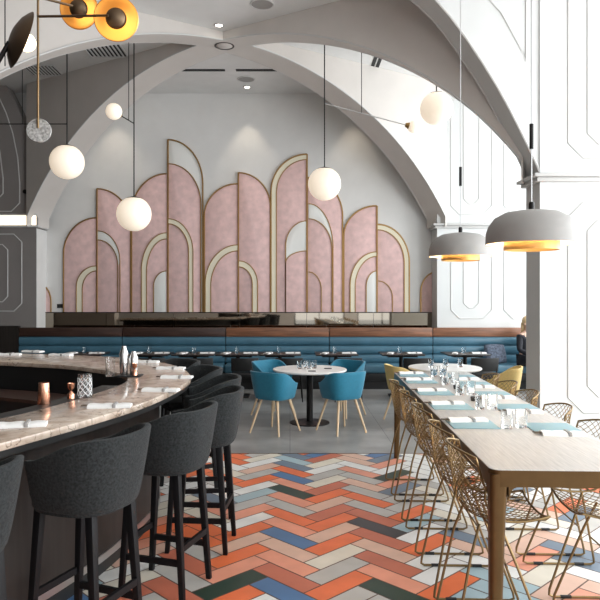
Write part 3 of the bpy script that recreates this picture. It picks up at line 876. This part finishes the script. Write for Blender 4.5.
for fam in (-1, 1):
    for k in range(8):
        cut.tube([(.0445*math.cos(2*PI*k/8+fam*t/8*2.2), .0445*math.sin(2*PI*k/8+fam*t/8*2.2), .012+.115*t/8) for t in range(9)], .0022, 4)
cut.build('cut_pattern', 'frost', g)
tag(g, 'tall cut crystal mixing glass with diamond pattern on the bar', 'mixing glass')
# tray with shakers
TX, TY = -1.37, 5.36
t = MB().b2((-.10, -.075, 0), (.10, .075, .012)).build('bar_tray', 'black_plastic', bevel=.004); t.location = (TX+.045, TY, BT); tag(t, 'black rubber tray under the metal shakers on the bar', 'tray')
zt = BT+.012
def shaker(name, x, y, s, m, label, cat, hh=.2):
    o = empty(name, (x, y, zt)); tag(o, label, cat)
    MB().lathe([(0, 0), (.036*s, 0), (.038*s, .005), (.046*s, hh*.72), (.044*s, hh*.74), (0, hh*.74)], seg=24).build('tin', m, o)
    MB().lathe([(.043*s, hh*.741), (.040*s, hh*.80), (.024*s, hh*.93), (.022*s, hh), (0, hh)], seg=24).build('cap', m, o)
    return o
shaker('cocktail_shaker', TX-.005, TY+.02, .85, 'steel', 'tall silver cocktail shaker at the middle of the bar tray', 'cocktail shaker', .235)
shaker('cocktail_shaker', TX+.075, TY+.025, .8, 'steel', 'shorter silver cocktail shaker on the right of the bar tray', 'cocktail shaker', .19)
j2 = MB().lathe([(0, .0), (.022, 0), (.021, .03), (.007, .05), (.008, .056), (.019, .07), (.022, .10), (.020, .10), (.016, .075), (0, .06)], seg=24).build('jigger', 'copper')
j2.location = (TX+.10, TY-.045, zt); tag(j2, 'copper jigger at the right end of the bar tray', 'jigger')
gl = MB().lathe([(0, 0), (.034, 0), (.04, .16), (.037, .16), (.031, .012), (0, .012)], seg=24).build('pint_glass', 'glass'); gl.location = (TX-.115, TY+.01, BT)
tag(gl, 'clear mixing glass left of the bar tray', 'glass')

# ------------------------------------------------------------------ hanging globes
def globe_pendant(x, y, z, r, label, arm=None):
    o = empty('globe_pendant', (x, y, CEIL)); tag(o, label, 'pendant light', 'white glass globe pendants')
    dz = z-CEIL
    MB().sphere((0, 0, dz), r, 32).build('glass_globe', 'globe', o)
    MB().lathe([(0, dz+r*1.04), (.012, dz+r*1.04), (r*.42, dz+r*.93), (r*.44, dz+r*.90), (0, dz+r*.86)], seg=24).build('cap', 'black_metal', o)
    MB().tube([(0, 0, 0), (0, 0, dz+r*1.0)], .009, 8).build('cable', 'black_metal', o)
    MB().lathe([(0, -.03), (.05, -.03), (.06, -.002), (0, -.002)], seg=20).build('ceiling_rose', 'black_metal', o)
    if arm:
        (ex, ey, ez, rs, sx, m_) = arm   # end of arm (world), small globe radius, fraction where the second cable holds it
        a0 = Vector((0, 0, ez[0]-CEIL)); a1 = Vector((ex-x, ey-y, ez[1]-CEIL))
        am = MB().tube([a0, a1], .008, 8).build('arm', m_, o)
        hp = a0.lerp(a1, sx); MB().tube([hp, (hp.x, hp.y, 0)], .006, 6).build('support_cable', 'black_metal', o)
        MB().sphere(a1+Vector((0, 0, 0))+(a1-a0).normalized()*rs*.95, rs, 24).build('small_globe', 'globe', am)
        d = (a1-a0).normalized(); q = d.to_track_quat('Z', 'Y').to_matrix()
        MB().lathe([(0, -.04), (.03, -.04), (rs*.62, rs*.28), (rs*.60, rs*.30), (0, rs*.2)], a1, 20, q).build('brass_cup', 'brass', am)
    return o
gy = 9.7
def gp_(px, py, rpx, Yg): return X_(px, Yg), Yg, Z_(py, Yg), rpx*Yg/650
globe_pendant(*gp_(67, 162, 17, 9.4), 'white globe pendant at upper left over the bar end', arm=(X_(-30, 9.4), 9.4, (Z_(124, 9.4), Z_(124, 9.4)), .11, .46, 'black_metal'))
globe_pendant(*gp_(134, 214, 17.2, 9.6), 'lowest white globe pendant in front of the left pink panels', arm=(X_(119, 9.3), 9.3, (Z_(123.5, 9.6), Z_(114.5, 9.3)), .115, .36, 'black_metal'))
globe_pendant(*gp_(324.5, 184, 16.5, 9.75), 'white globe pendant in front of the tall middle pink panels', arm=(X_(408, 9.9), 9.9, (Z_(103.5, 9.75), Z_(125.5, 9.9)), .09, .44, 'brushed_steel'))
globe_pendant(*gp_(436.5, 108.5, 16.3, 9.3), 'highest white globe pendant at right under the arch')

# ------------------------------------------------------------------ grey dome pendants over the long table
def dome():
    o = empty('dome_pendant'); tag(o, '', 'pendant light', 'grey dome pendants over the long table')
    R_ = .254; h = .19
    pr = [(.02, h), (.08, h), (.15, h-.012), (.205, h-.042), (.238, h-.088), (.252, .06), (R_, 0)]
    inn = [(R_-.008, .0), (.244, .06), (.228, h-.095), (.195, h-.055), (.14, h-.026), (.02, h-.014)]
    MB().lathe(pr+[(R_-.004, 0)], seg=48).build('dome_shade', 'dome_grey', o)
    MB().lathe([(R_-.004, .0003)]+inn[1:]+[(0, h-.014)], seg=48).build('shade_lining', 'dome_inside', o)
    MB().lathe([(.153, -.035), (.153, .03), (.149, .03), (.149, -.035)], seg=40, close=True).build('brass_ring', 'brass', o)
    MB().lathe([(0, -.012), (.148, -.012), (.148, -.006), (0, -.006)], seg=32).build('diffuser', 'bulb_soft', o)
    for k in range(3):
        a = 2*PI*k/3; MB().tube([(.15*math.cos(a), .15*math.sin(a), .02), (.12*math.cos(a), .12*math.sin(a), .165)], .004, 6).build('ring_bracket', 'brass', o)
    MB().lathe([(0, h+.05), (.012, h+.05), (.016, h+.04), (.016, h-.002), (0, h-.002)], seg=16).build('stem', 'black_metal', o)
    return o
mat('bulb_soft', (1, .9, .75), .4, emit=(1, .74, .42), estr=3.0)
dm = dome()
for i, (px, Yp, yb, g0, g1, lb) in enumerate([(531.5, 3.72, 244, 124, 149, 'nearer, larger looking'), (460.5, 5.30, 256.5, 167, 186, 'farther, smaller looking')]):
    o = place(dm, i == 0, (X_(px, Yp), Yp, Z_(yb, Yp)), 0, '%s matte grey dome pendant with brass ring over the long table' % lb)
for i, (o, (g0, g1)) in enumerate(zip([ob for ob in COL.objects if ob.name.startswith('dome_pendant')], [(124, 149), (167, 186)])):
    Yp = o.location.y; top = CEIL-o.location.z
    MB().tube([(0, 0, .24), (0, 0, top)], .0038, 6).build('cable', 'brushed_steel', o)
    MB().tube([(0, 0, Z_(g1, Yp)-o.location.z), (0, 0, Z_(g0, Yp)-o.location.z)], .012, 10).build('cable_grip', 'black_metal', o)
    MB().lathe([(0, top-.03), (.05, top-.03), (.06, top-.002), (0, top-.002)], seg=20).build('ceiling_rose', 'black_metal', o)
    L = bpy.data.lights.new('dome_lamp', 'POINT'); L.energy = 9; L.color = (1, .78, .5); L.shadow_soft_size = .05
    lo = bpy.data.objects.new('dome_lamp', L); COL.objects.link(lo); lo.location = (o.location.x, o.location.y, o.location.z+.06)

# ------------------------------------------------------------------ brass dish chandelier at top left
def dish(parent, c, d, r, deep, m_, back, cup=True, bulb=True):
    """dish opening along d"""
    q = Vector(d).normalized().to_track_quat('Z', 'Y').to_matrix()
    pr = [(0, -deep), (r*.35, -deep*.93), (r*.7, -deep*.6), (r*.92, -deep*.2), (r, 0)]
    ins = [(r*.97, .002), (r*.89, -deep*.17), (r*.67, -deep*.53), (r*.33, -deep*.83), (0, -deep*.9)]
    ds = MB().lathe(pr+ins[:1], c, 40, q).build('dish', back, parent)
    MB().lathe(ins, c, 40, q).build('dish_lining', m_, ds)
    if bulb: MB().sphere(Vector(c)+q @ Vector((0, 0, -deep*.25 if cup else .03)), r*.30, 20).build('bulb', 'bulb', ds)
    if cup:
        MB().lathe([(0, r*.34), (r*.2, r*.33), (r*.42, r*.2), (r*.47, r*.05), (r*.44, r*.05), (0, r*.24)], c, 32, q).build('reflector_cup', 'brass_dark', ds)
    return ds
CY = 4.2
cx = X_(38, CY)
o = empty('dish_chandelier', (cx, CY, CEIL)); tag(o, 'brass chandelier with glowing amber dishes and speckled stone disc at top left', 'chandelier')
zz = lambda py, Yg=CY: Z_(py, Yg)-CEIL
MB().tube([(0, 0, 0), (0, 0, zz(128))], .0075, 12).build('stem', 'stem_brass', o)
MB().lathe([(0, -.03), (.06, -.03), (.07, -.002), (0, -.002)], seg=20).build('ceiling_rose', 'brass', o)
q = Vector((.12, -1, .05)).normalized().to_track_quat('Z', 'Y').to_matrix()
MB().lathe([(0, -.012), (.076, -.012), (.078, -.008), (.078, .008), (.076, .012), (0, .012)], (0, .018, zz(130)), 32, q).build('stone_disc', 'terrazzo', o)
c2 = Vector((X_(117, CY)-cx, -.02, zz(20))); dish(o, c2, (.12, -1, -.16), .142, .07, 'amber', 'amber')
MB().tube([(0, 0, zz(16.5)), c2+Vector((-.03, -.075, -.012))], .008, 8).build('arm', 'brass_dark', o)
Yd = 4.45
c1 = Vector((X_(79, Yd)-cx, Yd-CY, Z_(9, Yd)-CEIL)); dish(o, c1, (-.05, -1, -.22), .135, .07, 'amber', 'amber')
MB().tube([(0, 0, zz(-3)), c1+Vector((-.02, -.07, -.01))], .008, 8).build('arm', 'brass_dark', o)
for c, dd in ((c2, (.12, -1, -.16)), (c1, (-.05, -1, -.22))):
    pass
# dark dish seen almost edge-on, on the arm of a second fixture reaching in from the left
Y3 = 3.7
o = empty('dish_wall_lamp', (X_(-22, Y3), Y3, CEIL)); o.name = 'dish_pendant'
tag(o, 'dark bronze dish lamp seen edge on at the upper left corner', 'pendant light')
c3 = Vector((X_(21.5, Y3)-o.location.x, 0, Z_(40, Y3)-CEIL))
dish(o, c3, (.83, .66, -.30), .17, .06, 'brass', 'brass_dark', cup=False)
MB().tube([c3+Vector((-.06, -.02, -.02)), (0, 0, Z_(96, Y3)-CEIL)], .014, 10).build('arm', 'black_metal', o)
MB().tube([(0, 0, 0), (0, 0, Z_(100, Y3)-CEIL)], .012, 10).build('stem', 'black_metal', o)
MB().tube([(X_(5, Y3)-o.location.x, 0, 0), (X_(5, Y3)-o.location.x, 0, Z_(66, Y3)-CEIL)], .0035, 6).build('cable', 'black_metal', o)

# ------------------------------------------------------------------ ceiling fittings
def cx_(px, py): Yc = (CEIL-1.75)*650/(295-py); return X_(px, Yc), Yc
def spot_light(i, x, y, e=26, ang=62):
    L = bpy.data.lights.new('ceiling_spot', 'SPOT'); L.energy = e; L.color = (1, .86, .68); L.spot_size = math.radians(ang); L.spot_blend = .7; L.shadow_soft_size = .04
    lo = bpy.data.objects.new('ceiling_spot', L); COL.objects.link(lo); lo.location = (x, y, CEIL-.05); lo.rotation_euler = (math.radians(6), 0, 0)
DL = [(247, 87, 'close to the back wall at the middle'), (219, 25, 'beside the keystone, nearer the camera')]
def downlight(x, y, lb, sp=True):
    o = empty('downlight', (x, y, CEIL)); tag(o, 'small recessed ceiling downlight, '+lb, 'downlight', 'recessed ceiling downlights')
    MB().lathe([(.075, -.001), (.075, -.01), (.055, -.012), (.05, -.001)], seg=24, close=True).build('trim_ring', 'vent_white', o)
    MB().lathe([(0, -.004), (.05, -.004), (.05, -.001), (0, -.001)], seg=24).build('lens', 'downlight', o)
    if sp: spot_light(0, x, y)
x, y = cx_(247, 87); downlight(x, y, DL[0][2])
x, y = cx_(219, 25); downlight(x, y, DL[1][2], False)
downlight(-3.45, 12.55, 'above the left pink panels')
downlight(1.25, 12.55, 'above the right pink panels')
for px, py, lb in ((246, 79, 'behind the keystone'), (262, 4, 'at the top edge of the picture')):
    x, y = cx_(px, py); o = empty('ceiling_speaker', (x, y, CEIL)); tag(o, 'round flush ceiling speaker '+lb, 'speaker', 'ceiling speakers')
    MB().lathe([(0, -.006), (.15, -.006), (.15, -.001), (0, -.001)], seg=32).build('grille', 'dome_grey', o)
    MB().lathe([(.15, -.001), (.15, -.012), (.165, -.010), (.17, -.001)], seg=32, close=True).build('rim', 'vent_white', o)
for a, b, lb in ((178, 225, 'left'), (236, 277, 'right')):
    x0, y0 = cx_(a, 70); x1, _ = cx_(b, 70); o = MB().b2((x0, y0-.05, CEIL-.008), (x1, y0+.05, CEIL-.0005)).build('slot_diffuser', 'vent_dark')
    tag(o, 'long dark linear slot diffuser in the ceiling %s of the keystone' % lb, 'vent', 'slot diffusers behind the keystone')
for px, lb in ((374, 'left'), (379, 'right')):
    x, y = cx_(px, 62); o = MB().b2((x-.03, y-.5, CEIL-.008), (x+.03, y+.5, CEIL-.0005)).build('slot_diffuser', 'vent_dark')
    tag(o, 'short dark slot diffuser under the right arch opening, %s of the two' % lb, 'vent', 'twin slot diffusers')
for px, py, w, l, lb in ((105, 50, .62, .55, 'larger, behind the glowing amber dishes'), (43, 70, .55, .5, 'smaller, beside the brass stem')):
    x, y = cx_(px, py); o = empty('ceiling_vent', (x, y, CEIL)); tag(o, 'slatted white ceiling vent, '+lb, 'vent', 'slatted ceiling vents')
    MB().b2((-w/2, -l/2, -.006), (w/2, l/2, -.0005)).build('backing', 'vent_dark', o)
    s = MB(); nn = 9
    for i in range(nn+1):
        xx = -w/2+w*i/nn; s.b2((xx-.012, -l/2, -.02), (xx+.012, l/2, -.0065))
    s.b2((-w/2-.012, -l/2-.025, -.02), (w/2+.012, -l/2, -.0065)); s.b2((-w/2-.012, l/2, -.02), (w/2+.012, l/2+.025, -.0065))
    s.build('slats', 'vent_white', o)
# small spot on left wall
o = MB().lathe([(0, 0), (.045, 0), (.04, .06), (0, .06)], (0, 0, 0), 20, Matrix.Rotation(PI/2, 3, 'X')).build('wall_spot', 'black_metal'); o.location = (X_(26, WR), WR-.001, Z_(192, WR))
tag(o, 'small dark round wall spot above the glowing cornice at left', 'spotlight')
o = MB().b2((-.055, -.012, -.04), (.055, 0, .04)).build('wall_socket', 'black_plastic'); o.location = (X_(60, WY), WY-.001, Z_(306, WY)); tag(o, 'small dark socket plate low on the wall by the leftmost pink panels', 'socket')

# ------------------------------------------------------------------ cushion and seated person at the right end of the banquette
c = MB(); P = []; Q = []
for i in range(11):
    u = -1+.2*i; rp = []; rq = []
    for j in range(11):
        v = -1+.2*j; t = .075*((1-u**4)*(1-v**4))**.6+.004
        kx = .21*(1-.08*(v*v))*u; kz = .19*(1-.08*u*u)*v
        rp.append(Vector((kx, -t, kz))); rq.append(Vector((kx, t, kz)))
    P.append(rp); Q.append(rq)
cu = c.slab(P, Q).build('cushion', 'cushion_cloth', angle=80); cu.location = (3.86, 12.22, .645); cu.rotation_euler = (math.radians(-22), 0, math.radians(8))
tag(cu, 'dark patterned scatter cushion leaning on the teal banquette beside the person', 'cushion')

def skin_mesh(name, chain, m, parent, root=0, sub=2):
    """chain: dict id -> (pos, radius, parent id)"""
    ids = list(chain); bm = bmesh.new(); lay = bm.verts.layers.skin.verify()
    V = {}
    for i in ids:
        p, r, par = chain[i]; v = bm.verts.new(p); r = r if isinstance(r, tuple) else (r, r); v[lay].radius = r; V[i] = v
    for i in ids:
        par = chain[i][2]
        if par is not None: bm.edges.new((V[par], V[i]))
    V[ids[root]][lay].use_root = True
    me = bpy.data.meshes.new(name+'_cage'); bm.to_mesh(me); bm.free()
    o = bpy.data.objects.new(name, me); COL.objects.link(o)
    sk = o.modifiers.new('s', 'SKIN'); sk.use_smooth_shade = True
    ss = o.modifiers.new('u', 'SUBSURF'); ss.levels = ss.render_levels = sub
    dg = bpy.context.evaluated_depsgraph_get(); dg.update()
    nm = bpy.data.meshes.new_from_object(o.evaluated_get(dg)); nm.name = name
    o.modifiers.clear(); o.data = nm; nm.materials.clear(); nm.materials.append(M[m])
    for p in nm.polygons: p.use_smooth = True
    if parent: o.parent = parent
    return o
pr_ = empty('person', (4.40, 11.98, 0), math.radians(22))
tag(pr_, 'seated blonde person in black clothes at the right end of the banquette', 'person')
# local: facing -y, seat at z .46, x right
B = {}
B['pelvis'] = ((0, .05, .56), (.13, .11), None)
B['waist'] = ((0, .08, .72), (.115, .09), 'pelvis'); B['chest'] = ((0, .06, .90), (.135, .10), 'waist'); B['neck0'] = ((0, .05, 1.03), (.075, .065), 'chest')
B['neck'] = ((0, .03, 1.09), .048, 'neck0'); B['jaw'] = ((0, .0, 1.155), (.062, .07), 'neck'); B['head'] = ((0, .015, 1.235), (.078, .095), 'jaw'); B['crown'] = ((0, .02, 1.30), (.062, .072), 'head')
for s, sx in (('l', -1), ('r', 1)):
    B['sh'+s] = ((.155*sx, .055, .985), .056, 'neck0'); B['el'+s] = ((.215*sx, .0, .74), .040, 'sh'+s); B['wr'+s] = ((.13*sx, -.20, .665), .027, 'el'+s); B['ha'+s] = ((.11*sx, -.265, .650), (.038, .018), 'wr'+s)
    for k_ in range(4):
        B['f%d%s' % (k_, s)] = ((.11*sx+(-.027+.018*k_), -.315-.006*(k_ % 3), .648), .010, 'ha'+s); B['g%d%s' % (k_, s)] = ((.11*sx+(-.029+.019*k_), -.345-.008*(k_ % 3), .634), .008, 'f%d%s' % (k_, s))
    B['t'+s] = ((.11*sx-.05*sx, -.275, .658), .010, 'ha'+s); B['u'+s] = ((.11*sx-.07*sx, -.305, .65), .008, 't'+s)
    B['hip'+s] = ((.09*sx, .0, .545), .095, 'pelvis'); B['kn'+s] = ((.105*sx, -.40, .52), .062, 'hip'+s); B['an'+s] = ((.105*sx, -.42, .09), .038, 'kn'+s); B['to'+s] = ((.11*sx, -.56, .035), (.036, .03), 'an'+s)
body = skin_mesh('body', B, 'skin', pr_)
TT = {'p': ((0, .05, .55), (.155, .13), None), 'w': ((0, .08, .72), (.135, .11), 'p'), 'c': ((0, .06, .90), (.155, .12), 'w'), 'n': ((0, .05, 1.02), (.095, .085), 'c')}
for s, sx in (('l', -1), ('r', 1)):
    TT['s'+s] = ((.155*sx, .055, .985), .070, 'n'); TT['e'+s] = ((.215*sx, .0, .74), .053, 's'+s); TT['w'+s] = ((.138*sx, -.175, .67), .040, 'e'+s)
skin_mesh('jacket', TT, 'black_cloth', pr_)
TT = {'p': ((0, .05, .57), (.15, .11), None)}
for s, sx in (('l', -1), ('r', 1)):
    TT['h'+s] = ((.09*sx, .0, .555), .108, 'p'); TT['k'+s] = ((.105*sx, -.405, .525), .076, 'h'+s); TT['a'+s] = ((.105*sx, -.42, .12), .055, 'k'+s)
skin_mesh('trousers', TT, 'black_cloth', pr_)
hr = MB().sphere((0, .035, 1.265), .105, 24, (.92, 1.0, 1.0))
for v in list(hr.bm.verts):
    if v.co.y < -.035 and v.co.z < 1.315: v.co.y = -.035+(v.co.y+.035)*.1
hr.build('hair', 'hair', pr_)
TT = {'a': ((0, .09, 1.27), (.095, .05), None), 'b': ((0, .115, 1.13), (.085, .04), 'a'), 'c': ((0, .135, 1.0), (.06, .03), 'b')}
skin_mesh('long_hair', TT, 'hair', pr_)
for sx in (-1, 1):
    MB().sphere((.030*sx, -.071, 1.225), .010, 12).build('eye', 'eye', pr_)
    MB().sphere((.082*sx, .01, 1.215), .026, 12, (.4, .7, 1)).build('ear', 'skin', pr_)
    MB().sphere((.11*sx, -.52, .045), .05, 16, (.85, 2.1, .85)).build('shoe', 'shoe', pr_)
MB().tube([(0, -.085, 1.225), (0, -.105, 1.19)], .009, 8, r2=.014).build('nose', 'skin', pr_)
MB().sphere((0, -.078, 1.158), .02, 12, (1.1, .5, .35)).build('mouth', 'copper', pr_)

# ------------------------------------------------------------------ daylight
w = bpy.data.worlds.new('world'); SC.world = w; w.use_nodes = True
bg = w.node_tree.nodes['Background']; bg.inputs[0].default_value = (.86, .93, 1.0, 1); bg.inputs[1].default_value = 1.0
def area(name, loc, rot, sx, sy, e, col=(.95, .98, 1.0)):
    L = bpy.data.lights.new(name, 'AREA'); L.shape = 'RECTANGLE'; L.size = sx; L.size_y = sy; L.energy = e; L.color = col
    o = bpy.data.objects.new(name, L); COL.objects.link(o); o.location = loc; o.rotation_euler = rot; return o
for a, b in RS:
    ly = (a+b)/2
    area('window_daylight', (XR+.02, ly, 2.9), (0, math.radians(90), 0), 4.6, (b-a)*.97, 72*(b-a))
for a, b in BS:
    area('window_daylight', ((a+b)/2, YB-.02, 2.9), (math.radians(90), 0, 0), (b-a)*.97, 4.6, 10*(b-a))

# ------------------------------------------------------------------ camera
cd = bpy.data.cameras.new('camera'); cam = bpy.data.objects.new('camera', cd); COL.objects.link(cam)
cam.location = (0, 0, 1.75); cam.rotation_euler = (math.radians(90), 0, 0)
cd.sensor_fit = 'HORIZONTAL'; cd.sensor_width = 36; cd.lens = 36*650/600
cd.shift_x = 10/600; cd.shift_y = -5/600
cd.clip_start = .05; cd.clip_end = 100
SC.camera = cam
SC.view_settings.view_transform = 'Standard'; SC.view_settings.look = 'None'; SC.view_settings.gamma = 1; SC.view_settings.use_curve_mapping = False
SC.view_settings.exposure = 0.45
